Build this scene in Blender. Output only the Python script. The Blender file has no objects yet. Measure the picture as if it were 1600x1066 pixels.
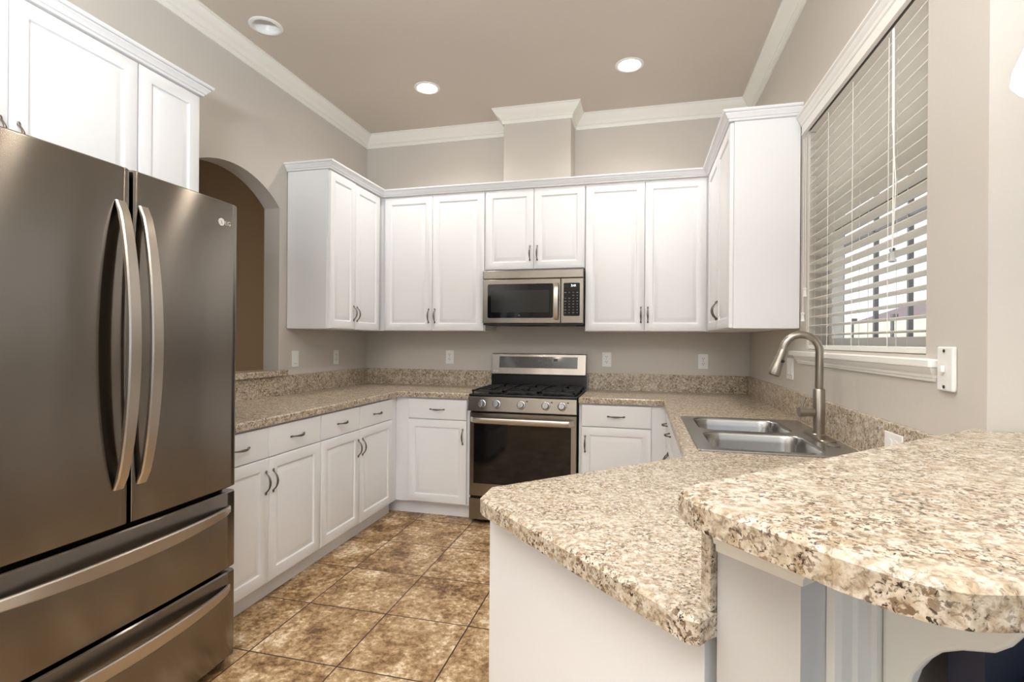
import bpy, bmesh, math, random
from mathutils import Vector, Matrix
random.seed(7)
PI = math.pi
S = bpy.context.scene
COL = S.collection

# ------------------------------------------------------------------ camera
F_PX = 809.4
yaw, roll = math.radians(14.02), math.radians(0.435)
fw = Vector((-math.sin(yaw), math.cos(yaw), 0.0))
r0 = Vector((math.cos(yaw), math.sin(yaw), 0)); u0 = r0.cross(fw)
rv = math.cos(roll)*r0 + math.sin(roll)*u0
uv = -math.sin(roll)*r0 + math.cos(roll)*u0
cd = bpy.data.cameras.new('camera'); cam = bpy.data.objects.new('camera', cd)
COL.objects.link(cam)
m = Matrix((rv, uv, -fw)).transposed().to_4x4()
m.translation = Vector((2.376, -4.152, 1.2924))
cam.matrix_world = m
cd.sensor_width = 36; cd.sensor_fit = 'HORIZONTAL'; cd.lens = F_PX/1600*36
cd.clip_start = 0.02; cd.clip_end = 200
S.camera = cam

# ------------------------------------------------------------------ view, world, lights
S.view_settings.view_transform = 'Standard'; S.view_settings.look = 'None'
S.view_settings.gamma = 1; S.view_settings.use_curve_mapping = False
S.view_settings.exposure = 0.22
w = bpy.data.worlds.new('world'); S.world = w; w.use_nodes = True
wn = w.node_tree; bg = wn.nodes['Background']
bg.inputs[0].default_value = (0.88, 0.94, 1.0, 1); bg.inputs[1].default_value = 1.5

def area(name, loc, rot, sx, sy, power, col, spread=180):
    l = bpy.data.lights.new(name, 'AREA'); l.shape = 'RECTANGLE'; l.size = sx; l.size_y = sy
    l.energy = power; l.color = col; l.spread = math.radians(spread)
    o = bpy.data.objects.new(name, l); COL.objects.link(o); o.location = loc; o.rotation_euler = rot
    return o
# daylight of the tall windows in the living area behind the camera
area('daylight_rear', (3.0, -7.85, 1.55), (PI/2, 0, 0), 3.4, 2.3, 36, (0.72, 0.86, 1.0))
# daylight of the dining-room glass door on the right
area('daylight_dining', (6.85, -5.2, 1.35), (PI/2, 0, PI/2), 2.6, 2.2, 24, (0.70, 0.85, 1.0))
# added soft overhead fill, unseen, standing in for flash bounced off the ceiling
area('overhead_fill', (1.8, -3.7, 3.0), (0, 0, 0), 2.0, 1.4, 17, (0.90, 0.95, 1.0))
# added upward fill light behind the camera, brightening ceiling and upper walls
area('ceiling_bounce_fill', (2.0, -5.0, 1.75), (PI, 0, 0), .5, .5, 235, (0.90, 0.95, 1.0))

# ------------------------------------------------------------------ helpers
W = 3.157; CEIL = 3.09
CT = 0.914; CB = 0.876; UB = 1.367; UT = 2.445

def tag(o, label=None, cat=None, group=None, kind=None):
    if label: o['label'] = label
    if cat: o['category'] = cat
    if group: o['group'] = group
    if kind: o['kind'] = kind
    return o

def link(name, bm, mat, parent=None, smooth=None, bevel=0, seg=2):
    bmesh.ops.recalc_face_normals(bm, faces=bm.faces)
    me = bpy.data.meshes.new(name); bm.to_mesh(me); bm.free()
    if mat: me.materials.append(mat)
    if smooth is not None:
        for p in me.polygons: p.use_smooth = True
        me.set_sharp_from_angle(angle=math.radians(smooth))
    o = bpy.data.objects.new(name, me); COL.objects.link(o)
    if parent: o.parent = parent
    if bevel:
        b = o.modifiers.new('bevel', 'BEVEL'); b.width = bevel; b.segments = seg
        b.limit_method = 'ANGLE'; b.angle_limit = math.radians(40)
    return o

def empty(name, loc, rz=0, label=None, cat=None, group=None):
    o = bpy.data.objects.new(name, None); COL.objects.link(o)
    o.location = loc; o.rotation_euler = (0, 0, rz); o.empty_display_size = .1
    return tag(o, label, cat, group)

def struct(name, bm, mat, smooth=None, bevel=0):
    return tag(link(name, bm, mat, None, smooth, bevel), kind='structure')

def box(bm, x0, x1, y0, y1, z0, z1):
    v = [bm.verts.new((x, y, z)) for x in (x0, x1) for y in (y0, y1) for z in (z0, z1)]
    for f in ((0,1,3,2),(4,6,7,5),(0,4,5,1),(2,3,7,6),(0,2,6,4),(1,5,7,3)):
        bm.faces.new([v[i] for i in f])
    return bm
def nb(): return bmesh.new()
def bx(*a): return box(nb(), *a)

def loft(bm, loops, cap0=True, cap1=True, closed=True):
    vs = [[bm.verts.new(p) for p in L] for L in loops]
    n = len(vs[0])
    for a, b in zip(vs, vs[1:]):
        for i in range(n if closed else n-1):
            j = (i+1) % n
            bm.faces.new((a[i], a[j], b[j], b[i]))
    if cap0: bm.faces.new(vs[0][::-1])
    if cap1: bm.faces.new(vs[-1])
    return bm

def circ(c, ax1, ax2, r, n, r2=None):
    r2 = r if r2 is None else r2
    return [c + ax1*(r*math.cos(2*PI*i/n)) + ax2*(r2*math.sin(2*PI*i/n)) for i in range(n)]

def tube(bm, pts, radii, n=12, flat=None):
    pts = [Vector(p) for p in pts]
    if not hasattr(radii, '__len__'): radii = [radii]*len(pts)
    loops = []; ref = None
    for i, p in enumerate(pts):
        d = (pts[min(i+1, len(pts)-1)] - pts[max(i-1, 0)]).normalized()
        if ref is None:
            ref = Vector((1, 0, 0)) if abs(d.x) < .8 else Vector((0, 1, 0))
        a = (ref - d*ref.dot(d)).normalized(); b = d.cross(a); ref = a
        r = radii[i]
        if hasattr(r, '__len__'): loops.append(circ(p, a, b, r[0], n, r[1]))
        else: loops.append(circ(p, a, b, r, n))
    return loft(bm, loops)

def lathe(bm, c, prof, n=32, cap0=True, cap1=True):
    c = Vector(c)
    loops = [circ(c+Vector((0, 0, z)), Vector((1,0,0)), Vector((0,1,0)), max(r, 1e-4), n) for r, z in prof]
    return loft(bm, loops, cap0, cap1)

def inset(poly, d):
    """shrink (d>0) a counter-clockwise polygon"""
    n = len(poly); out = []
    for i in range(n):
        p0, p1, p2 = Vector(poly[i-1]), Vector(poly[i]), Vector(poly[(i+1) % n])
        e1 = (p1-p0).normalized(); e2 = (p2-p1).normalized()
        n1 = Vector((-e1.y, e1.x)); n2 = Vector((-e2.y, e2.x))
        mm = (n1+n2); k = mm.dot(n1)
        out.append(tuple(p1 + mm*(d/max(k, .25))))
    return out
def ccw(poly):
    a = sum(poly[i-1][0]*poly[i][1]-poly[i][0]*poly[i-1][1] for i in range(len(poly)))
    return list(poly) if a > 0 else list(poly)[::-1]

def prism(bm, outer, a0, a1, holes=(), mp=None, ch=0, hole_ch=0):
    """polygon (u,v) extruded from a0 to a1; mp maps (u,v,a) to xyz; ch chamfers the outer edge at a1"""
    mp = mp or (lambda u, v, a: (u, v, a))
    outer = ccw(outer); holes = [ccw(h) for h in holes]
    def lp(poly, a): return [bm.verts.new(mp(p[0], p[1], a)) for p in poly]
    def side(A, B):
        for i in range(len(A)):
            j = (i+1) % len(A); bm.faces.new((A[i], A[j], B[j], B[i]))
    def fill(loops):
        es = []
        for L in loops:
            for i in range(len(L)):
                j = (i+1) % len(L)
                e = bm.edges.get((L[i], L[j])) or bm.edges.new((L[i], L[j])); es.append(e)
        if len(loops) == 1: bm.faces.new(loops[0])
        else: bmesh.ops.triangle_fill(bm, edges=es, use_beauty=True)
    bot = lp(outer, a0)
    if ch:
        s = 1 if a1 > a0 else -1
        c1 = lp(outer, a1-s*ch); top = lp(inset(outer, ch), a1)
        side(bot, c1); side(c1, top)
    else:
        top = lp(outer, a1); side(bot, top)
    hb = [lp(h, a0) for h in holes]; ht = [lp(h, a1) for h in holes]
    for A, B in zip(hb, ht): side(A, B)
    fill([bot]+hb); fill([top]+ht)
    return bm

def sweep(bm, path, prof, z=0):
    """profile (out, dz) swept on a 2D path; 'out' is to the right of travel; mitred corners"""
    P = [Vector(p) for p in path]; loops = []
    for i, p in enumerate(P):
        ns = []
        if i > 0: e = (P[i]-P[i-1]).normalized(); ns.append(Vector((e.y, -e.x)))
        if i < len(P)-1: e = (P[i+1]-P[i]).normalized(); ns.append(Vector((e.y, -e.x)))
        if len(ns) == 2:
            mm = ns[0]+ns[1]; mm = mm/mm.dot(ns[0])
        else: mm = ns[0]
        loops.append([(p.x+mm.x*o, p.y+mm.y*o, z+dz) for o, dz in prof])
    return loft(bm, loops)

def rrect(x0, x1, y0, y1, r, n=5):
    pts = []
    for cx, cy, a in ((x1-r, y1-r, 0), (x0+r, y1-r, PI/2), (x0+r, y0+r, PI), (x1-r, y0+r, 1.5*PI)):
        for i in range(n+1):
            t = a + PI/2*i/n; pts.append((cx+r*math.cos(t), cy+r*math.sin(t)))
    return pts

def text(name, s, size, mat, parent, loc, rot, depth=.0006, spacing=1.0):
    cu = bpy.data.curves.new(name, 'FONT'); cu.body = s; cu.size = size; cu.extrude = depth
    cu.align_x = 'CENTER'; cu.align_y = 'CENTER'; cu.space_character = spacing
    t = bpy.data.objects.new(name, cu); COL.objects.link(t)
    dg = bpy.context.evaluated_depsgraph_get()
    me = bpy.data.meshes.new_from_object(t.evaluated_get(dg))
    bpy.data.objects.remove(t); bpy.data.curves.remove(cu)
    me.materials.clear(); me.materials.append(mat)
    o = bpy.data.objects.new(name, me); COL.objects.link(o); o.parent = parent
    o.location = loc; o.rotation_euler = rot
    return o

# ------------------------------------------------------------------ materials
def srgb(r, g, b):
    f = lambda c: ((c/255+.055)/1.055)**2.4 if c > 10 else c/255/12.92
    return (f(r), f(g), f(b), 1)
class NT:
    def __init__(s, name):
        s.m = bpy.data.materials.new(name); s.m.use_nodes = True
        s.t = s.m.node_tree; s.b = s.t.nodes['Principled BSDF']
    def n(s, typ, **kw):
        nd = s.t.nodes.new(typ)
        for k, v in kw.items():
            if k in nd.inputs: nd.inputs[k].default_value = v
            else: setattr(nd, k, v)
        return nd
    def l(s, a, b): s.t.links.new(a, b)
    def ramp(s, fac, stops, interp='LINEAR'):
        r = s.t.nodes.new('ShaderNodeValToRGB'); r.color_ramp.interpolation = interp
        el = r.color_ramp.elements
        while len(el) < len(stops): el.new(.5)
        for e, (p, c) in zip(el, stops): e.position = p; e.color = c
        s.l(fac, r.inputs[0]); return r
    def coord(s, scale=(1,1,1), loc=(0,0,0), which='Object'):
        tc = s.t.nodes.new('ShaderNodeTexCoord'); mp = s.t.nodes.new('ShaderNodeMapping')
        mp.inputs['Scale'].default_value = scale; mp.inputs['Location'].default_value = loc
        s.l(tc.outputs[which], mp.inputs[0]); return mp.outputs[0]
    def bump(s, h, strength, dist=.001):
        b = s.n('ShaderNodeBump'); b.inputs['Strength'].default_value = strength
        b.inputs['Distance'].default_value = dist
        s.l(h, b.inputs['Height']); s.l(b.outputs[0], s.b.inputs['Normal'])
def mat(name, col, rough=.5, metal=0, spec=.5, emit=None, es=0, coat=0):
    x = NT(name); b = x.b
    b.inputs['Base Color'].default_value = col; b.inputs['Roughness'].default_value = rough
    b.inputs['Metallic'].default_value = metal; b.inputs['Specular IOR Level'].default_value = spec
    if coat: b.inputs['Coat Weight'].default_value = coat
    if emit: b.inputs['Emission Color'].default_value = emit; b.inputs['Emission Strength'].default_value = es
    return x.m
def paint(name, col, rough=.55, bump=.25, scale=60):
    x = NT(name); x.b.inputs['Roughness'].default_value = rough
    c = x.coord()
    nz = x.n('ShaderNodeTexNoise', Scale=scale, Detail=5.0); x.l(c, nz.inputs['Vector'])
    n2 = x.n('ShaderNodeTexNoise', Scale=1.3, Detail=2.0); x.l(c, n2.inputs['Vector'])
    r = x.ramp(n2.outputs[0], [(0.3, tuple(k*.97 for k in col[:3])+(1,)), (.7, col)])
    x.l(r.outputs[0], x.b.inputs['Base Color'])
    x.bump(nz.outputs[0], bump, .002)
    return x.m
M = {}
M['wall'] = paint('wall_paint', srgb(205, 199, 191), .6)
M['ceil'] = paint('ceiling_paint', srgb(208, 198, 186), .7, .35, 45)
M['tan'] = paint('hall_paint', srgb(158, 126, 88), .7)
M['pony'] = paint('half_wall_paint', srgb(205, 204, 202), .55, .6, 14)
M['crown'] = mat('crown_white', srgb(238, 236, 228), .4)
M['white'] = mat('cabinet_white', srgb(236, 237, 239), .32)
M['trimw'] = mat('trim_white', srgb(242, 241, 237), .4)
M['plast'] = mat('white_plastic', srgb(238, 238, 236), .35)
M['dark'] = mat('dark_slot', srgb(40, 38, 36), .6)
M['black'] = mat('black_enamel', (.008, .008, .009, 1), .22)
M['iron'] = mat('cast_iron', (.012, .012, .013, 1), .5)
M['bglass'] = mat('black_glass', (.004, .004, .005, 1), .06)
M['mglass'] = mat('microwave_window', (.02, .021, .021, 1), .12)
M['gasket'] = mat('gasket', (.02, .02, .02, 1), .7)
M['body'] = mat('fridge_side_grey', srgb(95, 93, 90), .5, .3)
M['pewter'] = mat('antique_pewter', srgb(118, 110, 100), .32, 1.0)
M['chrome'] = mat('polished_steel', srgb(200, 200, 202), .18, 1.0)
M['lampglow'] = mat('lamp_lens', (1, 1, 1, 1), .5, emit=(1.0, .80, .58, 1), es=40)
M['shade'] = mat('lamp_shade_glass', (1, 1, 1, 1), .4, emit=(1.0, .97, .92, 1), es=3.5)
M['digits'] = mat('display_digits', (.6, .8, 1, 1), .5, emit=(.75, .88, 1.0, 1), es=2.5)
M['keys'] = mat('key_marks', srgb(150, 155, 160), .5)
M['logo'] = mat('logo_silver', srgb(225, 222, 216), .3, .2)
M['cord'] = mat('blind_cord', srgb(238, 237, 232), .7)
M['slat'] = mat('blind_slat', srgb(234, 229, 221), .4)

def steel(name, col, rough, horiz=True, aniso=1.0):
    x = NT(name); b = x.b
    b.inputs['Metallic'].default_value = 1.0
    b.inputs['Anisotropic'].default_value = aniso
    # brushed grain runs sideways, so highlights stretch up and down
    tg = x.n('ShaderNodeCombineXYZ'); tg.inputs[0].default_value = .03; tg.inputs[1].default_value = .03; tg.inputs[2].default_value = 1.0
    x.l(tg.outputs[0], b.inputs['Tangent'])
    b.inputs['Roughness'].default_value = rough; b.inputs['Anisotropic Rotation'].default_value = 0.0
    c = x.coord(scale=(1.5, 1.5, 500) if horiz else (700, 700, 2))
    nz = x.n('ShaderNodeTexNoise', Scale=1.0, Detail=3.0); x.l(c, nz.inputs['Vector'])
    r = x.ramp(nz.outputs[0], [(0.3, tuple(k*.975 for k in col[:3])+(1,)), (.7, col)])
    x.l(r.outputs[0], b.inputs['Base Color'])
    return x.m
M['steel'] = steel('brushed_steel', srgb(154, 148, 140), .20)
M['dsteel'] = steel('dark_brushed_steel', srgb(140, 134, 127), .19)
M['bar'] = mat('handle_steel', srgb(196, 188, 178), .30, 1.0)
M['sink'] = steel('sink_steel', srgb(178, 178, 176), .25, False, .4)
M['nickel'] = mat('brushed_nickel', srgb(165, 158, 148), .28, 1.0)

def granite(name):
    x = NT(name); c = x.coord()
    def noise(sc, det, ro, di):
        n = x.n('ShaderNodeTexNoise', Scale=sc, Detail=det, Roughness=ro, Distortion=di); x.l(c, n.inputs['Vector']); return n.outputs[0]
    def mix(f, a, b):
        m_ = x.n('ShaderNodeMix', data_type='RGBA'); x.l(f, m_.inputs['Factor'])
        for k, v in ((6, a), (7, b)):
            if isinstance(v, tuple): m_.inputs[k].default_value = v
            else: x.l(v, m_.inputs[k])
        return m_.outputs[2]
    def mul(a, b):
        m_ = x.n('ShaderNodeMath', operation='MULTIPLY'); x.l(a, m_.inputs[0]); x.l(b, m_.inputs[1]); return m_.outputs[0]
    g = lambda v: (v, v, v, 1)
    base = x.ramp(noise(70, 5, .6, .4), [(.34, srgb(150, 133, 112)), (.45, srgb(187, 172, 151)), (.56, srgb(209, 198, 181)), (.70, srgb(222, 215, 203))]).outputs[0]
    gold = x.ramp(noise(42, 3, .6, .5), [(.53, g(0)), (.64, g(.6))]).outputs[0]
    col = mix(gold, base, srgb(178, 156, 124))
    cl = noise(16, 3, .5, .3)
    br = mul(x.ramp(noise(120, 4, .6, .8), [(.52, g(0)), (.575, g(1))]).outputs[0], x.ramp(cl, [(.36, g(.25)), (.60, g(1))]).outputs[0])
    col = mix(br, col, srgb(120, 98, 76))
    dk = mul(x.ramp(noise(155, 3, .55, .6), [(.585, g(0)), (.635, g(1))]).outputs[0], x.ramp(cl, [(.38, g(.4)), (.58, g(1))]).outputs[0])
    col = mix(dk, col, srgb(50, 41, 34))
    x.l(col, x.b.inputs['Base Color'])
    x.b.inputs['Roughness'].default_value = .27
    return x.m
M['granite'] = granite('speckled_counter')

def tile():
    x = NT('stone_tile'); T = .408
    c = x.coord(loc=(-(0.81 % T), -((-0.70) % T), 0))
    br = x.n('ShaderNodeTexBrick', offset=0.0, squash=1.0)
    for k, v in (('Scale', 1.0), ('Mortar Size', .0032), ('Mortar Smooth', .1), ('Bias', 0.0), ('Brick Width', T), ('Row Height', T)):
        br.inputs[k].default_value = v
    br.inputs['Color1'].default_value = (.0, .0, .0, 1); br.inputs['Color2'].default_value = (1, 1, 1, 1)
    x.l(c, br.inputs['Vector'])
    oc = x.coord()
    # every tile gets its own shift of the stone pattern
    add = x.n('ShaderNodeVectorMath', operation='MULTIPLY_ADD'); x.l(br.outputs['Color'], add.inputs[0])
    add.inputs[1].default_value = (3.1, 7.7, 5.3); x.l(oc, add.inputs[2])
    n1 = x.n('ShaderNodeTexNoise', Scale=6.0, Detail=8.0, Roughness=.6, Distortion=.25); x.l(add.outputs[0], n1.inputs['Vector'])
    n2 = x.n('ShaderNodeTexNoise', Scale=38.0, Detail=7.0, Roughness=.72, Distortion=.25); x.l(add.outputs[0], n2.inputs['Vector'])
    mixn = x.n('ShaderNodeMath', operation='MULTIPLY_ADD'); x.l(n2.outputs[0], mixn.inputs[0]); mixn.inputs[1].default_value = .75
    sc = x.n('ShaderNodeMath', operation='MULTIPLY'); x.l(n1.outputs[0], sc.inputs[0]); sc.inputs[1].default_value = .75
    x.l(sc.outputs[0], mixn.inputs[2])
    r = x.ramp(mixn.outputs[0], [(.57, srgb(92, 66, 40)), (.67, srgb(136, 104, 69)), (.75, srgb(170, 138, 98)), (.83, srgb(198, 170, 132)), (.90, srgb(232, 214, 186))])
    mg = x.n('ShaderNodeMix', data_type='RGBA'); x.l(br.outputs['Fac'], mg.inputs['Factor'])
    x.l(r.outputs[0], mg.inputs[6]); mg.inputs[7].default_value = srgb(50, 40, 33)
    x.l(mg.outputs[2], x.b.inputs['Base Color'])
    x.b.inputs['Roughness'].default_value = .38
    inv = x.n('ShaderNodeMath', operation='SUBTRACT'); inv.inputs[0].default_value = 1; x.l(br.outputs['Fac'], inv.inputs[1])
    ad = x.n('ShaderNodeMath', operation='MULTIPLY_ADD'); x.l(n2.outputs[0], ad.inputs[0]); ad.inputs[1].default_value = .25; x.l(inv.outputs[0], ad.inputs[2])
    x.bump(ad.outputs[0], .5, .002)
    return x.m
M['tile'] = tile()
def wood():
    x = NT('dark_wood_floor'); c = x.coord(scale=(1, 12, 1))
    n = x.n('ShaderNodeTexNoise', Scale=3.0, Detail=6.0); x.l(c, n.inputs['Vector'])
    r = x.ramp(n.outputs[0], [(.3, srgb(34, 26, 24)), (.7, srgb(62, 48, 42))])
    x.l(r.outputs[0], x.b.inputs['Base Color']); x.b.inputs['Roughness'].default_value = .3
    return x.m
M['wood'] = wood()
def glass():
    x = NT('window_glass'); t = x.t
    tr = t.nodes.new('ShaderNodeBsdfTransparent'); gl = t.nodes.new('ShaderNodeBsdfGlossy')
    gl.inputs['Roughness'].default_value = .02
    mx = t.nodes.new('ShaderNodeMixShader'); mx.inputs[0].default_value = .06
    x.l(tr.outputs[0], mx.inputs[1]); x.l(gl.outputs[0], mx.inputs[2])
    x.l(mx.outputs[0], t.nodes['Material Output'].inputs['Surface']); return x.m
M['glass'] = glass()

# ------------------------------------------------------------------ room shell
YF = -8.0; XR = 7.0
TD = lambda t, d: ((t+d)/2, (t-d)/2)      # peninsula frame: t = x+y, d = x-y
WE = -2.715                                # near end of the window wall
struct('floor', prism(nb(), [(-.12, YF), (2.55, YF), (2.55, -3.42), (3.4, -2.58), (3.4, .12), (-.12, .12)], -.1, 0), M['tile'])
struct('floor_dining', prism(nb(), [(2.55, YF), (XR, YF), (XR, -2.58), (3.4, -2.58), (2.55, -3.42)], -.1, 0), M['wood'])
LA, LB, LC = (.272, -1.612), (.884, -.725), (2.288, -.712)
HR = .072
LX = [(.95, -3.10), (2.29, -2.14), (.95, -4.7), (3.3, -5.4)]
def hole(c, r=HR, n=32): return [(c[0]+r*math.cos(2*PI*i/n), c[1]+r*math.sin(2*PI*i/n)) for i in range(n)]
struct('ceiling', prism(nb(), [(-.12, YF), (XR, YF), (XR, WE), (W+.15, WE), (W+.15, .12), (-.12, .12)], CEIL, CEIL+.12,
       holes=[hole(p_) for p_ in (LA, LB, LC)+tuple(LX)]), M['ceil'])
struct('wall_back', bx(0, W, 0, .12, 0, CEIL), M['wall'])
# left wall with the arched pass-through
acx, azc, aR = -1.55, 2.345-.587, .587
arch = [(-1.14, 1.047), (-1.96, 1.047), (-1.96, 2.178)]
a0 = math.atan2(2.178-azc, -.41); a1 = math.atan2(2.178-azc, .41)
for i in range(1, 24):
    a = a0+(a1-a0)*i/24; arch.append((acx+aR*math.cos(a), azc+aR*math.sin(a)))
arch.append((-1.14, 2.178))
mpX = lambda u, v, a: (a, u, v)
struct('wall_left', prism(nb(), [(YF, 0), (.12, 0), (.12, CEIL), (YF, CEIL)], 0, -.12, holes=[arch], mp=mpX), M['wall'])
WY0, WY1, WZ0, WZ1 = -2.447, -1.355, 1.262, 2.345
struct('wall_right', prism(nb(), [(WE, 0), (.12, 0), (.12, CEIL), (WE, CEIL)], W, W+.15,
       holes=[[(WY0, WZ0), (WY1, WZ0), (WY1, WZ1), (WY0, WZ1)]], mp=mpX), M['wall'])
struct('wall_dining', bx(W+.15, XR, WE, WE+.13, 0, CEIL), M['wall'])
struct('wall_far_right', bx(XR, XR+.12, YF, WE, 0, CEIL), M['wall'])
struct('wall_front', bx(-.12, XR+.12, YF-.12, YF, 0, CEIL), M['wall'])
# duct chase above the microwave cabinet
struct('wall_chase', bx(1.320, 1.846, -.235, 0, UT-.02, CEIL), M['wall'])
# the hall seen through the arch
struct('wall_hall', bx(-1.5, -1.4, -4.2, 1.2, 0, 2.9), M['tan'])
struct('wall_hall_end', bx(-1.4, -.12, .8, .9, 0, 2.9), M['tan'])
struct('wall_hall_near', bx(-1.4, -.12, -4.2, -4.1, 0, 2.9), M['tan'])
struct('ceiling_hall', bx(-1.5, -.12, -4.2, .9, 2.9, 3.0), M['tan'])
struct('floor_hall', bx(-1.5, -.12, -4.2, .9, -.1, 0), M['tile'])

crown = [(0, 0), (.079, 0), (.079, -.010), (.071, -.013), (.067, -.020), (.058, -.034), (.044, -.049), (.028, -.061),
         (.022, -.071), (.022, -.079), (.015, -.082), (.014, -.092), (.010, -.105), (0, -.105)]
struct('trim_1', sweep(nb(), [(0, YF), (0, 0), (1.320, 0), (1.320, -.235), (1.846, -.235), (1.846, 0), (W, 0), (W, WE)], crown, CEIL), M['crown'], 25)

# window: frame, sash, glass, head trim, sill
XW = W+.095
fr = nb()
box(fr, XW, XW+.05, WY0, WY0+.045, WZ0, WZ1); box(fr, XW, XW+.05, WY1-.045, WY1, WZ0, WZ1)
box(fr, XW, XW+.05, WY0+.045, WY1-.045, WZ0, WZ0+.055); box(fr, XW, XW+.05, WY0+.045, WY1-.045, WZ1-.045, WZ1)
win = struct('window_1', fr, M['trimw'], bevel=.002)
o = link('sash_rail', bx(XW+.004, XW+.044, WY0+.045, WY1-.045, 1.80, 1.838), mat('sash_grey', srgb(90, 88, 84), .5), win); o['label'] = 'dark grey meeting rail of the sash'
link('window_pane', bx(XW+.022, XW+.026, WY0+.045, WY1-.045, WZ0+.055, 1.80), M['glass'], win)
link('window_pane', bx(XW+.022, XW+.026, WY0+.045, WY1-.045, 1.838, WZ1-.045), M['glass'], win)
headp = [(0, 0), (0, .095), (.040, .095), (.040, .086), (.032, .080), (.027, .068), (.020, .060), (.018, .048), (.013, .044), (.013, .010), (.016, .007), (.016, 0)]
struct('trim_2', sweep(nb(), [(W, WY1+.055), (W, WY0-.055)], headp, 2.326), M['trimw'], 25)
sb = nb()
SE0, SE1 = -2.520, -1.135
prism(sb, [(W-.020, SE1), (W-.026, SE1-.006), (W-.026, SE0+.006), (W-.020, SE0), (W, SE0), (W, WY0), (W+.09, WY0), (W+.09, WY1), (W, WY1), (W, SE1)], 1.230, 1.252, ch=.004)
apr = [(0, 0), (.022, 0), (.022, -.004), (.019, -.010), (.015, -.018), (.011, -.022), (.010, -.030), (.007, -.033), (.006, -.040), (0, -.040)]
sweep(sb, [(W, SE1-.10), (W-.0001, SE1-.10), (W-.0001, SE0+.026), (W, SE0+.026)], apr, 1.230)
struct('trim_3', sb, M['trimw'], 25)

# ------------------------------------------------------------------ window blind
bl = empty('window_blind', (W, (WY0+WY1)/2, WZ1), 0, 'white horizontal slat blind hanging in the window over the sink', 'blind')
def rel(bm, o=bl):
    bmesh.ops.translate(bm, verts=bm.verts, vec=-Vector(o.location)); return bm
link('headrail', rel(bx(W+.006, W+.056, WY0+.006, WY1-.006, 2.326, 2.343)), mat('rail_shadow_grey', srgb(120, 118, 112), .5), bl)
by0, by1 = WY0+.008, WY1-.010
pitch = .0428; first = None
def slatmesh():
    bm = nb(); th = math.radians(4)
    loops = []
    for y in (by0, by1):
        L = []
        for k in range(7):
            s = -0.026+.052*k/6; zz = .0022*(1-(s/.026)**2)
            L.append((s, zz+.0013))
        for k in range(6, -1, -1):
            s = -0.026+.052*k/6; zz = .0022*(1-(s/.026)**2)
            L.append((s, zz-.0013))
        loops.append([(s*math.cos(th)-zz*math.sin(th), y, s*-math.sin(th)+zz*math.cos(th)) for s, zz in L])
    return loft(bm, loops)
z = 2.316; k = 0
while z > 1.292:
    if first is None:
        first = link('slat', slatmesh(), M['slat'], bl, 30)
        for v in first.data.vertices: v.co.y -= bl.location.y
        s_ = first
    else:
        s_ = first.copy(); COL.objects.link(s_)
    s_.location = (.031, 0, z-bl.location.z); z -= pitch
link('bottom_rail', rel(bx(W+.004, W+.056, by0, by1, 1.264, 1.284)), M['trimw'], bl, bevel=.003)
for yy in (-1.372, -1.63, -1.90, -2.20):
    lb = nb()
    tube(lb, [(W+.003, yy, 2.30), (W+.003, yy, 1.27)], .0011, 6)
    tube(lb, [(W+.059, yy, 2.30), (W+.059, yy, 1.27)], .0011, 6)
    tube(lb, [(W+.031, yy+.006, 2.30), (W+.031, yy+.006, 1.276)], .0009, 6)
    link('ladder_cord', rel(lb), M['cord'], bl)
def pull_cord(pts, tz, r=.0016):
    c = link('pull_cord', rel(tube(nb(), pts, r, 6)), M['cord'], bl)
    x, y = pts[-1][0], pts[-1][1]
    link('tassel', rel(lathe(nb(), (x, y, tz), [(.004, 0), (.009, -.004), (.009, -.010), (.0065, -.014), (.008, -.032), (.011, -.044), (.009, -.046)], 10)), M['plast'], c)
pull_cord([(W-.006, -2.255, 2.30), (W-.007, -2.262, 1.9), (W-.006, -2.255, 1.585)], 1.60, .0024)
pull_cord([(W-.006, -2.247, 2.30), (W-.008, -2.254, 2.0), (W-.006, -2.275, 1.80), (W-.006, -2.255, 1.60)], 1.60, .0016)
pull_cord([(W-.006, -1.345, 2.30), (W-.006, -1.345, 1.56)], 1.565)
pull_cord([(W-.009, -1.325, 2.30), (W-.009, -1.325, 1.44)], 1.445)

# ------------------------------------------------------------------ outside the window
struct('ground', bx(W+.15, 16, -2.58, 24, -.3, -.15), mat('patio_concrete', srgb(200, 198, 190), .8))
fn = empty('privacy_fence', (W+5.0, 6.0, -.15), 0, 'cream panel fence with grey posts seen beyond the window', 'fence')
for i in range(7):
    y0 = -8.0+i*2.4
    link('panel', bx(0, .05, y0, y0+2.28, 0, 2.05), mat('fence_cream_%d' % i, srgb(236, 234, 214), .7) if i == 0 else bpy.data.materials['fence_cream_0'], fn)
    link('post', bx(-.03, .09, y0+2.28, y0+2.4, 0, 2.15), mat('post_grey', srgb(96, 96, 98), .6) if i == 0 else bpy.data.materials['post_grey'], fn)
hs = empty('neighbour_house', (W+8.0, 8.0, -.15), 0, 'house with mauve brown roof beyond the fence', 'house')
link('wall', bx(.6, 5, -9, 13, 0, 2.3), mat('house_grey', srgb(196, 190, 192), .8), hs)
link('roof', prism(nb(), [(0, 2.3), (5.4, 2.3), (2.8, 3.3)], -9.5, 13.5, mp=lambda u, v, a: (u, a, v)), mat('roof_mauve', srgb(134, 112, 112), .8), hs)
pc = empty('patio_enclosure', (W+1.6, 0, -.15), 0, 'dark aluminium posts and beam of the screened patio outside the window', 'patio enclosure')
mp_ = mat('bronze_aluminium', srgb(84, 82, 82), .5)
for yy in (-.40, 1.35, 2.07, 3.4):
    link('post', bx(0, .04, yy, yy+.04, 0, 3.2), mp_, pc)
link('beam', bx(0, .05, -2.4, 6, 2.62, 2.70), mp_, pc)
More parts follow.
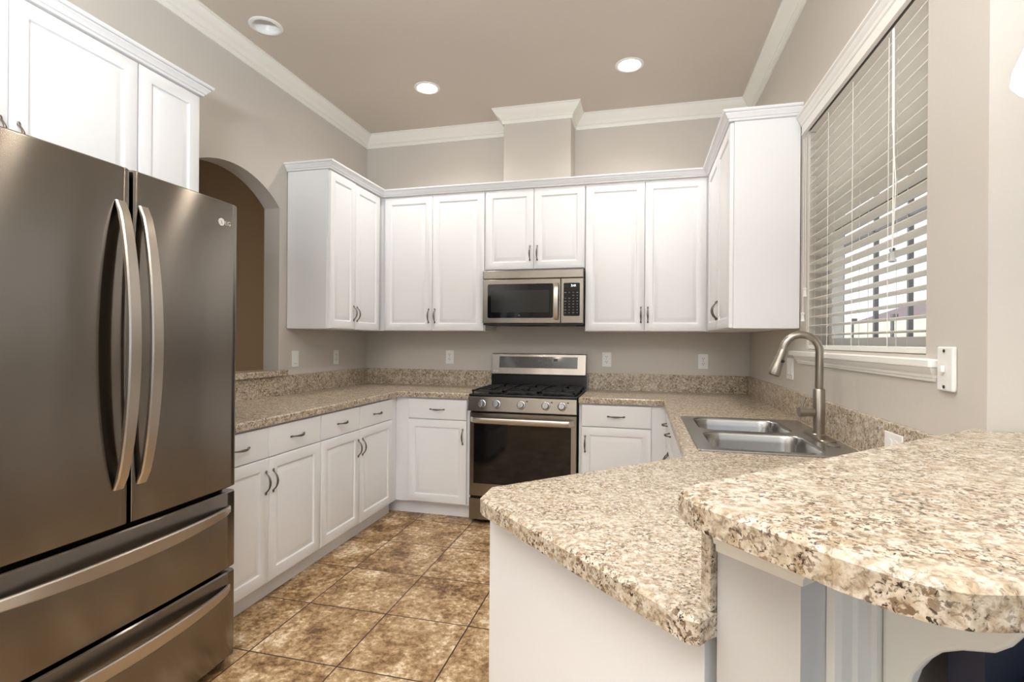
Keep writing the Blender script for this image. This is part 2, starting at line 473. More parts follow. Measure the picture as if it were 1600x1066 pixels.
dp = empty('downspout_column', (W+.42, -.40, -.15), 0, 'dark column standing just outside the window', 'column')
link('shaft', bx(-.05, .05, -.05, .05, 0, 2.9), mp_, dp, bevel=.005)

# ------------------------------------------------------------------ pulls, doors, cabinets
def pull_mesh():
    bm = nb(); pts = []; rad = []
    prof = [(-.059, .003, (.0035, .002)), (-.053, .004, (.0062, .003)), (-.046, .006, (.0045, .0035)), (-.041, .010, (.0032, .0032)),
            (-.033, .018, (.0036, .0036)), (-.022, .024, (.0048, .0042)), (-.010, .0275, (.0060, .0046)), (0, .0285, (.0064, .0048))]
    full = prof + [(-a, b, c) for a, b, c in prof[-2::-1]]
    for zz, yy, r in full: pts.append((0, -yy, zz)); rad.append(r)
    tube(bm, pts, rad, 10)
    for s in (-1, 1): tube(bm, [(0, 0, s*.0495), (0, -.006, s*.0495)], .0042, 10)
    return bm
_pull = None
def add_pull(parent, x, y, zc, horiz=False):
    global _pull
    if _pull is None:
        _pull = link('pull_handle', pull_mesh(), M['pewter'], parent, 50); o = _pull
    else:
        o = _pull.copy(); COL.objects.link(o); o.parent = parent
    o.location = (x, y, zc); o.rotation_euler = (0, PI/2 if horiz else 0, 0)
    return o

def door_mesh(w, h, t=.02, raised=True):
    def rect(i, y): return [(i, y, i), (w-i, y, i), (w-i, y, h-i), (i, y, h-i)]
    if raised:
        f = min(.055, w*.2)
        st = [(0, 0), (0, -t+.004), (.0015, -t+.0012), (.004, -t), (f-.004, -t), (f, -t+.0015), (f+.004, -t+.0085), (f+.010, -t+.0095),
              (f+.014, -t+.0080), (f+.034, -t+.0016), (f+.040, -t+.0008)]
    else:
        st = [(0, 0), (0, -t+.006), (.002, -t+.0025), (.010, -t+.0005), (.014, -t)]
    return loft(nb(), [rect(i, y) for i, y in st])

def cabinet(name, label, cat, loc, rz, w, d, z0, z1, doors=(), drawers=(), toe=False, ox=0, open_top=False, group=None):
    """local x along the wall, front to local -y; doors (x0,x1,z0,z1,pull_x,pull_z)"""
    r = empty(name, loc, rz, label, cat, group)
    if open_top:
        c = nb(); T = .018
        box(c, ox, ox+T, -d, -.004, z0, z1); box(c, w-T, w, -d, -.004, z0, z1); box(c, ox+T, w-T, -d, -.004, z0, z0+T); box(c, ox+T, w-T, -T-.004, -.004, z0+T, z1)
        box(c, ox+T, w-T, -d, -d+T, z1-.06, z1)
    else: c = bx(ox, w, -d, -.004, z0, z1)
    link('carcass', c, M['white'], r, bevel=.0015)
    if toe: link('toe_kick', bx(ox, w, -d+.055, -.02, 0, z0), M['white'], r)
    for (x0, x1, a, b, px, pz) in doors:
        dd = link('door', door_mesh(x1-x0-.003, b-a), M['white'], r, 35)
        dd.location = (x0+.0015, -d-.001, a)
        if px is not None: add_pull(dd, px-x0-.0015, -.02, pz-a)
    for (x0, x1, a, b) in drawers:
        dd = link('drawer_front', door_mesh(x1-x0-.003, b-a, raised=False), M['white'], r, 35)
        dd.location = (x0+.0015, -d-.001, a)
        add_pull(dd, (x1-x0)/2, -.02, (b-a)/2, True)
    return r

DZ0, DZ1, RZ0, RZ1 = .112, .7145, .7185, .864
UZ0, UZ1, UP = 1.370, 2.440, 1.486
HL, HR_ = PI/2, -PI/2
# --- upper cabinets
cabinet('upper_cabinet', 'two-door white upper cabinet on left wall beside the arch', 'cabinet', (0, -1.064, 0), HL, 1.064-.337, .312, UB, UT,
        doors=[(.010, .328, UZ0, UZ1, .305, UP), (.328, .692, UZ0-.004, UZ1-.006, .351, UP-.004)], group='white raised-panel upper cabinets')
cabinet('upper_cabinet', 'tall two-door white upper cabinet on back wall, left of the microwave', 'cabinet', (0, 0, 0), 0, 1.204, .315, UB, UT, ox=.005,
        doors=[(.354, .768, UZ0, UZ1-.004, .742, UP), (.768, 1.198, UZ0, UZ1, .794, UP)], group='white raised-panel upper cabinets')
cabinet('upper_cabinet', 'short two-door white cabinet directly above the microwave', 'cabinet', (1.205, 0, 0), 0, .765, .315, 1.832, UT,
        doors=[(.0, .380, 1.836, UZ1, .352, 1.955), (.380, .763, 1.836, UZ1, .408, 1.955)], group='white raised-panel upper cabinets')
cabinet('upper_cabinet', 'tall two-door white upper cabinet on back wall, right of the microwave', 'cabinet', (1.971, 0, 0), 0, W-1.976, .315, UB, UT,
        doors=[(.002, .424, UZ0, UZ1, .400, UP), (.424, .842, UZ0, UZ1, .448, UP)], group='white raised-panel upper cabinets')
cabinet('upper_cabinet', 'white upper cabinet on right wall with large plain side panel by window', 'cabinet', (W, -.316, 0), HR_, 1.252-.316, .318, UB, UT,
        doors=[(.045, .49, UZ0, UZ1, .465, UP), (.49, .934, UZ0, UZ1, .52, UP)], group='white raised-panel upper cabinets')
cabinet('upper_cabinet', 'narrow one-door white cabinet right of the cabinets over the refrigerator', 'cabinet', (0, -2.432, 0), HL, .310, .312, 1.84, UT,
        doors=[(.003, .308, 1.843, UZ1, None, 0)], group='white raised-panel upper cabinets')
cabinet('upper_cabinet', 'wide two-door white cabinet above the refrigerator', 'cabinet', (0, -3.345, 0), HL, .912, .312, 1.84, UT,
        doors=[(.003, .456, 1.843, UZ1, .430, 1.960), (.456, .910, 1.843, UZ1, .482, 1.960)], group='white raised-panel upper cabinets')
cabc = [(-.012, 0), (.006, 0), (.009, .003), (.010, .010), (.016, .013), (.020, .022), (.028, .032), (.029, .037), (.036, .039), (.040, .045), (.040, .052), (-.012, .052)]
o = link('cabinet_crown_moulding', sweep(nb(), [(0.002, -1.066), (.334, -1.066), (.334, -.336), (W-.338, -.336), (W-.338, -1.254), (W-.002, -1.254)], cabc, UT+.001), M['white'], None, 25)
tag(o, 'white stepped crown moulding running along top of the back wall cabinets', 'moulding')
o = link('cabinet_crown_moulding', sweep(nb(), [(.334, -3.345), (.334, -2.120), (.002, -2.120)], cabc, UT+.001), M['white'], None, 25)
tag(o, 'white stepped crown moulding on the cabinets above the refrigerator', 'moulding')

# --- base cabinets
cabinet('base_cabinet', 'white base cabinet in left run nearest the refrigerator, two drawers over two doors', 'cabinet', (0, -2.385, 0), HL, .813, .605, .10, CB-.001, toe=True,
        doors=[(.006, .392, DZ0, DZ1, .366, .60), (.392, .810, DZ0, DZ1, .418, .60)], drawers=[(.006, .392, RZ0, RZ1), (.392, .810, RZ0, RZ1)], group='white base cabinets')
cabinet('base_cabinet', 'white base cabinet in left run nearest the back corner, two drawers over two doors', 'cabinet', (0, -1.571, 0), HL, .965, .605, .10, CB-.001, toe=True,
        doors=[(.002, .417, DZ0, DZ1, .391, .60), (.417, .862, DZ0, DZ1, .443, .60)], drawers=[(.002, .417, RZ0, RZ1), (.417, .862, RZ0, RZ1)], group='white base cabinets')
cabinet('base_cabinet', 'white one-drawer one-door base cabinet on back wall, left of the range', 'cabinet', (0, 0, 0), 0, 1.186, .605, .10, CB-.001, toe=True, ox=.005,
        doors=[(.708, 1.166, DZ0, DZ1, 1.136, .60)], drawers=[(.708, 1.166, RZ0, RZ1)], group='white base cabinets')
cabinet('base_cabinet', 'white one-drawer one-door base cabinet on back wall, right of the range', 'cabinet', (1.966, 0, 0), 0, W-1.971, .605, .10, CB-.001, toe=True,
        doors=[(.018, .478, DZ0, DZ1, .045, .60)], drawers=[(.018, .478, RZ0, RZ1)], group='white base cabinets')
cabinet('base_cabinet', 'white base cabinet on right run between back corner and sink', 'cabinet', (W, -.606, 0), HR_, .814, .605, .10, CB-.001, toe=True,
        doors=[(.10, .455, DZ0, DZ1, .430, .60), (.455, .81, DZ0, DZ1, .480, .60)], drawers=[(.10, .455, RZ0, RZ1), (.455, .81, RZ0, RZ1)], group='white base cabinets')
cabinet('sink_cabinet', 'white base cabinet under the double sink', 'cabinet', (W, -1.421, 0), HR_, .930, .605, .10, CB-.001, toe=True, open_top=True,
        doors=[(.003, .460, DZ0, DZ1, .435, .60), (.460, .915, DZ0, DZ1, .485, .60)], drawers=[(.003, .915, RZ0, RZ1)], group='white base cabinets')
r = empty('peninsula_cabinet', (2.6, -2.9, 0), 0, 'white peninsula cabinet with plain end panel under the counter point', 'cabinet')
pp = [TD(-.872, 4.912), TD(-.872, 5.822), (3.150, -2.675), (3.150, -2.372), (2.552, -2.372)]
link('carcass', rel(prism(nb(), pp, .10, CB-.001), r), M['white'], r)
link('toe_kick', rel(prism(nb(), [TD(-.872, 5.00), TD(-.872, 5.822), (3.150, -2.675), (3.150, -2.38), (2.62, -2.38)], 0, .10), r), M['white'], r)
ep = [TD(-.888, 4.905), TD(-.888, 5.824), TD(-.873, 5.824), TD(-.873, 4.905)]
link('end_panel', rel(prism(nb(), ep, 0, CB-.001), r), M['white'], r, bevel=.001)
pdx = TD(-.80, 4.911); ln = .56
for i in range(2):
    a = -.862+i*.36; p = TD(a, 4.911)
    dd = link('door', door_mesh(.25, .596), M['white'], r, 35)
    dd.rotation_euler = (0, 0, PI/4+PI)
    q = TD(a+.25*math.sqrt(2), 4.911)
    dd.location = (q[0]-2.6, q[1]+2.9, .112)
    add_pull(dd, .03 if i else .22, -.02, .49)

# ------------------------------------------------------------------ counters and splashes
c = empty('countertop', (0.3, -1.2, CT), 0, 'speckled beige counter along the left wall and back corner', 'countertop')
lp_ = [(.022, -.022), (.022, -2.388), (.636, -2.388), (.636, -.662), (.662, -.636), (1.188, -.636), (1.188, -.022)]
link('worktop', rel(prism(nb(), lp_, CB, CT, ch=.006), c), M['granite'], c)
link('splash_panel', rel(bx(.001, .021, -2.388, -.001, CB, 1.044), c), M['granite'], c, bevel=.002)
link('splash_panel', rel(bx(.0215, 1.188, -.021, -.001, CB, 1.044), c), M['granite'], c, bevel=.002)
c = empty('countertop', (2.8, -2.0, CT), 0, 'speckled beige counter holding the sink and forming the angled peninsula', 'countertop')
SX0, SX1, SY0, SY1 = 2.585, 3.098, -2.228, -1.408
rp = [(1.967, -.022), (1.967, -.636), (2.521, -.636), (2.521, -2.335), TD(-.865, 4.862), (1.998, -2.945), (2.012, -2.972), (2.440, -3.400),
      (2.456, -3.402), TD(-.910, 5.852), TD(-.872, 5.852), TD(-.872, 5.824), (W-.022, -2.667), (W-.022, -.022)]
link('worktop', rel(prism(nb(), rp, CB, CT, holes=[[(SX0, SY0), (SX1, SY0), (SX1, SY1), (SX0, SY1)]], ch=.006), c), M['granite'], c)
link('splash_panel', rel(bx(1.967, W-.0215, -.021, -.001, CB, 1.044), c), M['granite'], c, bevel=.002)
link('splash_panel', rel(bx(W-.021, W-.001, -2.64, -.001, CB, 1.044), c), M['granite'], c, bevel=.002)
c2 = (-.872+.0)
link('splash_panel', rel(prism(nb(), [TD(-.905, 5.828), TD(-.905, 5.8505), (W-.022, -2.6935), (W-.022, -2.672)], CT+.0005, 1.0525), c), M['granite'], c)
# ledge of the arched pass-through
o = link('granite_ledge', prism(nb(), [(-.145, -1.142), (-.145, -1.958), (.001, -1.958), (.001, -2.02), (.036, -2.02), (.040, -2.01), (.040, -1.09), (.033, -1.082), (.001, -1.082), (.001, -1.142)], 1.0475, 1.084, ch=.005), M['granite'], None)
tag(o, 'speckled ledge capping the sill of the arched wall opening', 'ledge')

# half wall (pony wall) and raised bar
hw = prism(nb(), [TD(-.886, 5.852), TD(-.886, 6.02), (3.304, WE-.001), (W+.001, WE-.001), (W-.0001, -2.696)], 0, 1.0525)
struct('wall_half', hw, M['pony'])
capp = [(0, 0), (.030, 0), (.030, -.008), (.026, -.012), (.020, -.024), (.012, -.034), (.010, -.042), (.006, -.044), (.005, -.054), (0, -.054)]
struct('trim_4', sweep(nb(), [TD(-.886, 5.853), TD(-.886, 6.02), TD(-.808, 6.02)], capp, 1.0523), M['crown'], 25)
bar = [TD(-.945, 5.822), TD(-.985, 5.838), TD(-1.012, 5.90), TD(-1.020, 6.0), TD(-1.030, 6.147), TD(-1.028, 6.221), TD(-1.018, 6.257), TD(-1.000, 6.285),
       TD(-.967, 6.308), TD(-.93, 6.328), TD(-.88, 6.345), TD(-.80, 6.36), (3.64, WE-.001), (W+.002, WE-.001), (W-.0005, WE+.002), (W-.0005, WE+.05)]
o = link('bar_counter', prism(nb(), bar, 1.054, 1.092, ch=.007), M['granite'], None)
tag(o, 'raised speckled bar top with rounded corner on the half wall, nearest the camera', 'bar counter')
# fluted pilaster and corbel on the outer face
pr = empty('bar_corbel', TD(-.72, 6.02)+(0,), 0, 'white fluted pilaster with scrolled bracket under raised bar top', 'bracket')
fl = [(-.806, 6.021), (-.806, 6.036), (-.790, 6.040), (-.770, 6.040), (-.762, 6.034), (-.742, 6.034), (-.734, 6.040), (-.700, 6.040), (-.692, 6.034), (-.672, 6.034), (-.664, 6.040), (-.60, 6.040), (-.590, 6.036), (-.590, 6.021)]
link('pilaster', rel(prism(nb(), [TD(a, b) for a, b in fl], 0, 1.053), pr), M['crown'], pr)
cpf = [(0, .70), (.018, .78), (.031, .839), (.037, .861), (.050, .884), (.066, .904), (.086, .917), (.117, .930), (.132, .945), (.142, .962), (.155, .985), (.19, 1.0), (.205, 1.012), (.205, 1.0525), (0, 1.0525)]
def mpc(u, v, a):
    x, y = TD(a, 6.0405+u*math.sqrt(2)); return (x, y, v)
link('corbel', rel(prism(nb(), cpf, -.648, -.600, mp=mpc), pr), M['crown'], pr, bevel=.006, seg=3)

# ------------------------------------------------------------------ refrigerator
FX = .812
fg = empty('refrigerator', (0, -3.315, 0), 0, 'large dark stainless steel french-door refrigerator with two bottom drawers', 'refrigerator')
fy0, fy1, fm = 0, .912, .458
link('body', bx(.03, FX-.078, .006, .906, .03, 1.815), M['body'], fg, bevel=.004)
link('base_grille', bx(.10, FX-.05, .01, .90, .002, .029), M['gasket'], fg)
link('gasket', bx(FX-.0775, FX-.066, .010, .902, .035, 1.81), M['gasket'], fg)
def curved(y0, y1, z0, z1, amp=.010):
    """front panel with a slight convex bow over the whole refrigerator width"""
    n = 16; lo = []
    fx = lambda y: FX-amp+amp*(1-((y-.456)/.456)**2)
    ys = [y0+(y1-y0)*i/n for i in range(n+1)]
    L = [(FX-.065, y0), (fx(y0)-.010, y0)]
    L += [(fx(y0+.004)-.003, y0+.002)] + [(fx(y), min(max(y, y0+.008), y1-.008)) for y in ys] + [(fx(y1-.004)-.003, y1-.002), (fx(y1)-.010, y1), (FX-.065, y1)]
    def lp(z, ins):
        return [(x-(ins if i not in (0, len(L)-1) else 0), y, z) for i, (x, y) in enumerate(L)]
    return loft(nb(), [lp(z0, .006), lp(z0+.004, .001), lp(z0+.008, 0), lp(z1-.008, 0), lp(z1-.004, .001), lp(z1, .006)])
def fx_(y, amp=.010): return FX-amp+amp*(1-((y-.456)/.456)**2)
def bowed_v(y, z0, z1, bow=.062):
    loops = []; n = 24
    for i in range(n+1):
        s = i/n; z = z0+(z1-z0)*s
        off = fx_(y)+.004+bow*(math.sin(PI*s)**.62 if 0 < s < 1 else 0)
        wv = .0165+.004*math.sin(PI*s); t = .006
        tt = .0 if i in (0, n) else t
        loops.append([(off-tt-.004, y-wv, z), (off-.001, y-wv, z), (off+.003, y-wv+.004, z), (off+.003, y+wv-.004, z), (off-.001, y+wv, z), (off-tt-.004, y+wv, z)])
    return loft(nb(), loops)
def bowed_h(y0, y1, z, bow=.055):
    loops = []; n = 28
    for i in range(n+1):
        s = i/n; y = y0+(y1-y0)*s
        off = fx_(y)+.004+bow*(math.sin(PI*s)**.62 if 0 < s < 1 else 0)
        h = .014+.008*math.sin(PI*s)
        zz = z
        loops.append([(off-.008, y, zz-h), (off, y, zz-h), (off+.003, y, zz-h+.004), (off+.003, y, zz+h-.004), (off, y, zz+h), (off-.008, y, zz+h)])
    return loft(nb(), loops)
d1 = link('door', curved(.002, fm-.005, .706, 1.826), M['dsteel'], fg, 30)
d2 = link('door', curved(fm+.005, .910, .706, 1.826), M['dsteel'], fg, 30)
link('handle', bowed_v(fm-.038, .825, 1.716), M['bar'], d1, 35)
link('handle', bowed_v(fm+.038, .825, 1.716), M['bar'], d2, 35)
dr1 = link('drawer', curved(.002, .910, .388, .690), M['dsteel'], fg, 30)
dr2 = link('drawer', curved(.002, .910, .034, .374), M['dsteel'], fg, 30)
link('handle', bowed_h(.035, .878, .622), M['bar'], dr1, 35)
link('handle', bowed_h(.035, .878, .312), M['bar'], dr2, 35)
lg = fx_(.822)+.0008
lo = link('logo', tube(nb(), [(lg-.001, .824, 1.742), (lg+.0008, .824, 1.742)], .0145, 28), M['logo'], d2, 30)
lo['label'] = 'round silver maker emblem with two letters'
lb = nb(); box(lb, lg+.0009, lg+.0013, .823, .8245, 1.736, 1.748); box(lb, lg+.0009, lg+.0013, .8245, .829, 1.736, 1.7375)
link('emblem_mark', lb, M['dark'], lo)
text('lettering', 'LG', .023, M['logo'], lo, (lg, .856, 1.741), (PI/2, 0, PI/2))

# ------------------------------------------------------------------ microwave
mw = empty('microwave', (1.207, 0, 1.412), 0, 'stainless over-the-range microwave with black window and keypad', 'microwave')
MWW, MH, MD = .761, .408, .375
link('housing', bx(.003, MWW-.003, -MD, -.003, .012, MH-.003), M['body'], mw)
v = link('vent_strip', bx(0, MWW, -MD-.026, -MD-.001, MH-.064, MH), M['steel'], mw, bevel=.006, seg=3)
dr = link('door', bx(0, .594, -MD-.026, -MD-.001, .014, MH-.067), M['steel'], mw, bevel=.003)
mpz = lambda u, v, a: (u, a, v)
link('window_surround', prism(nb(), rrect(.040, .540, .052, .306, .012), -MD-.0262, -MD-.0276, mp=mpz), M['bglass'], dr)
link('window_glass', prism(nb(), rrect(.068, .510, .094, .258, .004), -MD-.0277, -MD-.0284, mp=mpz), M['mglass'], dr)
hb = nb(); loops = []
for i in range(17):
    s = i/16; z_ = .040+s*.268; off = -MD-.030-.026*(math.sin(PI*s)**.5 if 0 < s < 1 else 0)
    loops.append([(.549, off, z_), (.551, off-.004, z_), (.579, off-.004, z_), (.581, off, z_), (.581, off+.006, z_), (.549, off+.006, z_)])
link('handle', loft(hb, loops), M['bar'], dr, 35)
cp = link('control_panel', bx(.597, MWW, -MD-.026, -MD-.001, .014, MH-.067), M['steel'], mw, bevel=.003)
link('keypad', prism(nb(), rrect(.617, .735, .066, .306, .008), -MD-.0262, -MD-.0276, mp=mpz), M['bglass'], cp)
text('clock_digits', '2:41', .022, M['digits'], cp, (.690, -MD-.028, .286), (PI/2, 0, 0), .0003)
kb = nb()
for r_ in range(8):
    for c_ in range(4):
        if r_ == 1 and c_ < 2: continue
        x_ = .630+c_*.029; z_ = .236-r_*.021
        ww = .004 if (r_+c_) % 3 else .0065
        box(kb, x_-ww, x_+ww, -MD-.0282, -MD-.0277, z_-.0016, z_+.0016)
link('key_markings', kb, M['keys'], cp)
link('underside', bx(.004, MWW-.004, -MD-.018, -.01, 0, .0115), M['gasket'], mw)
vb = nb()
for x0 in (.05, .50):
    for i in range(9): box(vb, x0+i*.022, x0+i*.022+.012, -MD+.04, -MD+.16, -.003, -.0005)
link('filter_grille', vb, M['steel'], mw)
text('logo', 'W', .014, M['keys'], dr, (.285, -MD-.0278, .070), (PI/2, 0, 0), .0003)

# ------------------------------------------------------------------ range
rg = empty('gas_range', (1.193, 0, 0), 0, 'stainless steel gas range with five knobs and black oven window', 'range')
RW = .766; FY = -.655
link('body', bx(.003, RW-.003, -.63, -.025, .02, .900), M['black'], rg, bevel=.003)
for x0 in (.03, RW-.06):
    for y0 in (-.60, -.10): link('foot', bx(x0, x0+.03, y0, y0+.03, 0, .0198), M['gasket'], rg)
ct = link('cooktop', bx(0, RW, -.665, -.105, .901, .916), M['black'], rg, bevel=.004)
cpz = prism(nb(), [(-.632, .795), (-.690, .800), (-.672, .900), (-.632, .900)], 0, RW, mp=lambda u, v, a: (a, u, v))
cpn = link('control_panel', cpz, M['steel'], rg, bevel=.003)
pitch_a = math.atan2(.018, .100)
for i, kx in enumerate((.103, .209, .384, .556, .667)):
    kc = Vector((kx, -.681, .852)); dv = Vector((0, -math.cos(pitch_a), math.sin(pitch_a)))
    a1_, a2_ = Vector((1, 0, 0)), Vector((0, math.sin(pitch_a), math.cos(pitch_a)))
    kn = nb(); loops = [circ(kc+dv*h, a1_, a2_, rr, 28) for h, rr in ((0, .027), (.004, .027), (.005, .0235), (.022, .0215), (.026, .019))]
    loft(kn, loops)
    ko = link('knob', kn, M['chrome'], rg, 30)
    g = nb(); q = []
    for h in (.0262, .033):
        q.append([kc+dv*h+a1_*sx+a2_*sz for sx, sz in ((-.005, -.021), (.005, -.021), (.005, .021), (-.005, .021))])
    link('grip', loft(g, q), M['chrome'], ko, bevel=.0015)
    ib = nb(); loft(ib, [circ(kc+dv*h, a1_, a2_, .0295, 28) for h in (.0005, .0012)])
    link('bezel', ib, M['gasket'], ko)
mk = nb()
for kx in (.384, .556, .667): box(mk, kx+.034, kx+.046, -.6795, -.6775, .874, .880)
link('markings', mk, M['dark'], cpn)
od = link('oven_door', bx(.004, RW-.004, FY, -.632, .196, .785), M['steel'], rg, bevel=.004)
link('oven_glass', bx(.036, RW-.040, FY-.003, FY-.0003, .285, .706), M['bglass'], od, bevel=.001)
hm = nb(); loops = []
for i in range(25):
    s = i/24; x_ = .016+s*(RW-.032)
    e = min(s, 1-s); off = FY-.003-.050*min(1, (e/.055))**.55 if e > 0 else FY-.003
    loops.append([(x_, off-.010, .722), (x_, off-.013, .728), (x_, off-.013, .748), (x_, off-.009, .756), (x_, off, .756), (x_, off, .722)])
link('handle', loft(hm, loops), M['bar'], od, 35)
link('drawer', bx(.004, RW-.004, FY-.004, -.632, .030, .180), M['steel'], rg, bevel=.004)
bgd = nb(); prism(bgd, [(-.100, .916), (-.096, 1.020), (-.002, 1.020), (-.002, .916)], .002, RW-.002, mp=lambda u, v, a: (a, u, v))
link('backguard_base', bgd, M['black'], rg)
bg2 = link('backguard', prism(nb(), [(-.110, 1.0205), (-.114, 1.030), (-.080, 1.188), (-.070, 1.192), (-.002, 1.192), (-.002, 1.0205)], 0, RW, mp=lambda u, v, a: (a, u, v)), M['steel'], rg, bevel=.003)
sl = (.034/.158)
fyz = lambda z: -.114+(z-1.030)*sl
link('display_glass', loft(nb(), [[(x, fyz(z)-o_, z) for x, z in ((.066, 1.078), (.700, 1.078), (.700, 1.168), (.066, 1.168))] for o_ in (.0002, .0015)]), M['bglass'], bg2)
kb = nb()
for r_ in range(3):
    for c_ in range(4):
        if r_ == 2 and c_ > 1: continue
        x_ = .215+c_*.026; z_ = 1.150-r_*.020; y_ = fyz(z_)
        box(kb, x_-.005, x_+.005, y_-.0030, y_-.0016, z_-.0018, z_+.0018)
for r_ in range(3):
    for c_ in range(3):
        x_ = .455+c_*.018; z_ = 1.148-r_*.016; y_ = fyz(z_); box(kb, x_-.002, x_+.002, y_-.0030, y_-.0016, z_-.0025, z_+.0025)
for c_ in range(9):
    x_ = .325+c_*.022; z_ = 1.102; y_ = fyz(z_); box(kb, x_-.004, x_+.004, y_-.0030, y_-.0016, z_-.0012, z_+.0012)
z_ = 1.140; y_ = fyz(z_); box(kb, .512, .542, y_-.0030, y_-.0016, z_-.014, z_+.014)
link('key_markings', kb, mat('dim_keys', srgb(84, 92, 104), .4), bg2)
text('clock_digits', '2:41', .020, M['keys'], bg2, (.400, fyz(1.135)-.003, 1.135), (PI/2-.21, 0, 0), .0003)
y_ = fyz(1.049)
lo = link('logo', tube(nb(), [(.028, y_+.001, 1.049), (.028, y_-.001, 1.049)], .010, 24), M['logo'], bg2)
text('lettering', 'LG', .017, M['logo'], lo, (.052, y_-.0008, 1.049), (PI/2-.21, 0, 0), .0004)
# burners and grates
for bxx, byy, br_ in ((.15, -.52, .045), (.15, -.25, .038), (.383, -.385, .05), (.616, -.52, .05), (.616, -.25, .036)):
    b_ = link('burner', lathe(nb(), (bxx, byy, .9162), [(br_, 0), (br_, .010), (br_*.92, .013)], 24), M['iron'], rg, 30)
    link('burner_cap', lathe(nb(), (bxx, byy, .9295), [(br_*.78, 0), (br_*.80, .005), (br_*.7, .008)], 24), M['black'], b_, 30)
for gx in (.018, .266, .514):
    g = nb(); x0, x1, y0, y1, zb, zt = gx, gx+.234, -.652, -.125, .932, .944
    for (a, b, c_, d_) in ((x0, x1, y0, y0+.012), (x0, x1, y1-.012, y1), (x0, x0+.012, y0, y1), (x1-.012, x1, y0, y1)):
        box(g, a, b, c_, d_, zb, zt)
    xm = (x0+x1)/2
    for yy in (y0+.13, (y0+y1)/2, y1-.13):
        box(g, x0+.012, xm-.03 if yy != (y0+y1)/2 else x1-.012, yy-.005, yy+.005, zb+.002, zt+.004)
        if yy != (y0+y1)/2: box(g, xm+.03, x1-.012, yy-.005, yy+.005, zb+.002, zt+.004)
    for a, b in ((y0+.012, y0+.105), (y0+.155, (y0+y1)/2-.005), ((y0+y1)/2+.005, y1-.155), (y1-.105, y1-.012)):
        box(g, xm-.005, xm+.005, a, b, zb+.002, zt+.004)
    for a in (x0+.003, x1-.013):
        for b in (y0+.003, y1-.013): box(g, a, a+.01, b, b+.01, .9162, zb)
    link('grate', g, M['iron'], rg)

# ------------------------------------------------------------------ sink
sk = empty('double_sink', (SX0, SY0, CT), 0, 'stainless steel double-bowl sink set in the counter below window', 'sink')
def SKr(x0, x1, y0, y1, r): return [(a, b) for a, b in rrect(x0, x1, y0, y1, r, 6)]
ro = rrect(2.570, 3.112, -2.242, -1.394, .018, 4)
def bowl_poly(y0, y1, flip):
    # bowls taper toward the tap ledge
    c_ = rrect(2.622, 2.998, y0, y1, .075, 6); return c_
B1 = bowl_poly(-1.800, -1.430, 0); B2 = bowl_poly(-2.206, -1.838, 1)
sbm = nb(); prism(sbm, ro, CT+.0008, CT+.006, holes=[B1, B2], ch=.003)
bmesh.ops.translate(sbm, verts=sbm.verts, vec=-Vector(sk.location))
link('rim', sbm, M['sink'], sk)
for P in (B1, B2):
    P = ccw(P); b = nb(); loops = []
    for ins, zz in ((0.0004, CT+.0055), (.004, CT-.004), (.010, CT-.03), (.016, CT-.14), (.030, CT-.172), (.06, CT-.180)):
        loops.append([(p[0], p[1], zz) for p in inset(P, ins)])
    vs = [[b.verts.new(p) for p in L] for L in loops]
    for A, B in zip(vs, vs[1:]):
        for i in range(len(A)):
            j = (i+1) % len(A); b.faces.new((A[i], A[j], B[j], B[i]))
    b.faces.new(vs[-1])
    bmesh.ops.translate(b, verts=b.verts, vec=-Vector(sk.location))
    o = link('basin', b, M['sink'], sk, 40)
    so = o.modifiers.new('thick', 'SOLIDIFY'); so.thickness = .0012; so.offset = 1
    cx_, cy_ = (2.81, (P[0][1]+P[len(P)//2][1])/2)
    dn = lathe(nb(), (cx_, cy_, CT-.1785), [(.042, 0), (.040, .003), (.030, .001), (.004, .0005)], 24)
    bmesh.ops.translate(dn, verts=dn.verts, vec=-Vector(sk.location)); link('drain', dn, M['chrome'], o, 40)
hc = lathe(nb(), (3.055, -2.045, CT+.0062), [(.022, 0), (.022, .003), (.015, .007), (.004, .0085)], 24)
o = link('hole_cover', rel(hc, sk), M['nickel'], sk, 40)

# faucet
fc = empty('kitchen_faucet', (3.062, -1.862, CT+.0062), 0, 'brushed nickel gooseneck faucet with pull-down spray head', 'faucet')
z0_ = 0
link('base_plate', loft(nb(), [[(p[0], p[1], zz) for p in inset(ccw(rrect(-.030, .030, -.125, .125, .029, 8)), i_)] for i_, zz in ((0, 0), (0, .004), (.004, .007))]), M['nickel'], fc, 35)
link('body', lathe(nb(), (0, 0, .0072), [(.027, 0), (.027, .004), (.0215, .008), (.0215, .180), (.0195, .184), (.015, .186)], 32), M['nickel'], fc, 35)
pts = [(0, 0, .190), (0, 0, .25), (0, 0, .34)]
R_ = .066
for i in range(1, 21):
    a = (PI*.97)*i/20
    pts.append((-R_+R_*math.cos(a), 0, .34+R_*math.sin(a)))
link('spout', tube(nb(), pts, .0145, 20), M['nickel'], fc, 50)
e = Vector(pts[-1]); dv = (Vector(pts[-1])-Vector(pts[-2])).normalized()
dv = (dv+Vector((-.16, 0, 0))).normalized()
hp = [e+dv*k_ for k_ in (.0005, .004, .03, .07, .10, .108)]
hd = link('spray_head', tube(nb(), hp, [.0150, .0158, .0165, .0205, .0240, .0225], 24), M['nickel'], fc, 50)
link('nozzle', tube(nb(), [e+dv*.1082, e+dv*.110], .019, 20), M['gasket'], hd)
link('spray_button', tube(nb(), [e+dv*.05+Vector((.010, -.014, 0)), e+dv*.05+Vector((.012, -.021, 0))], .006, 12), M['gasket'], hd)
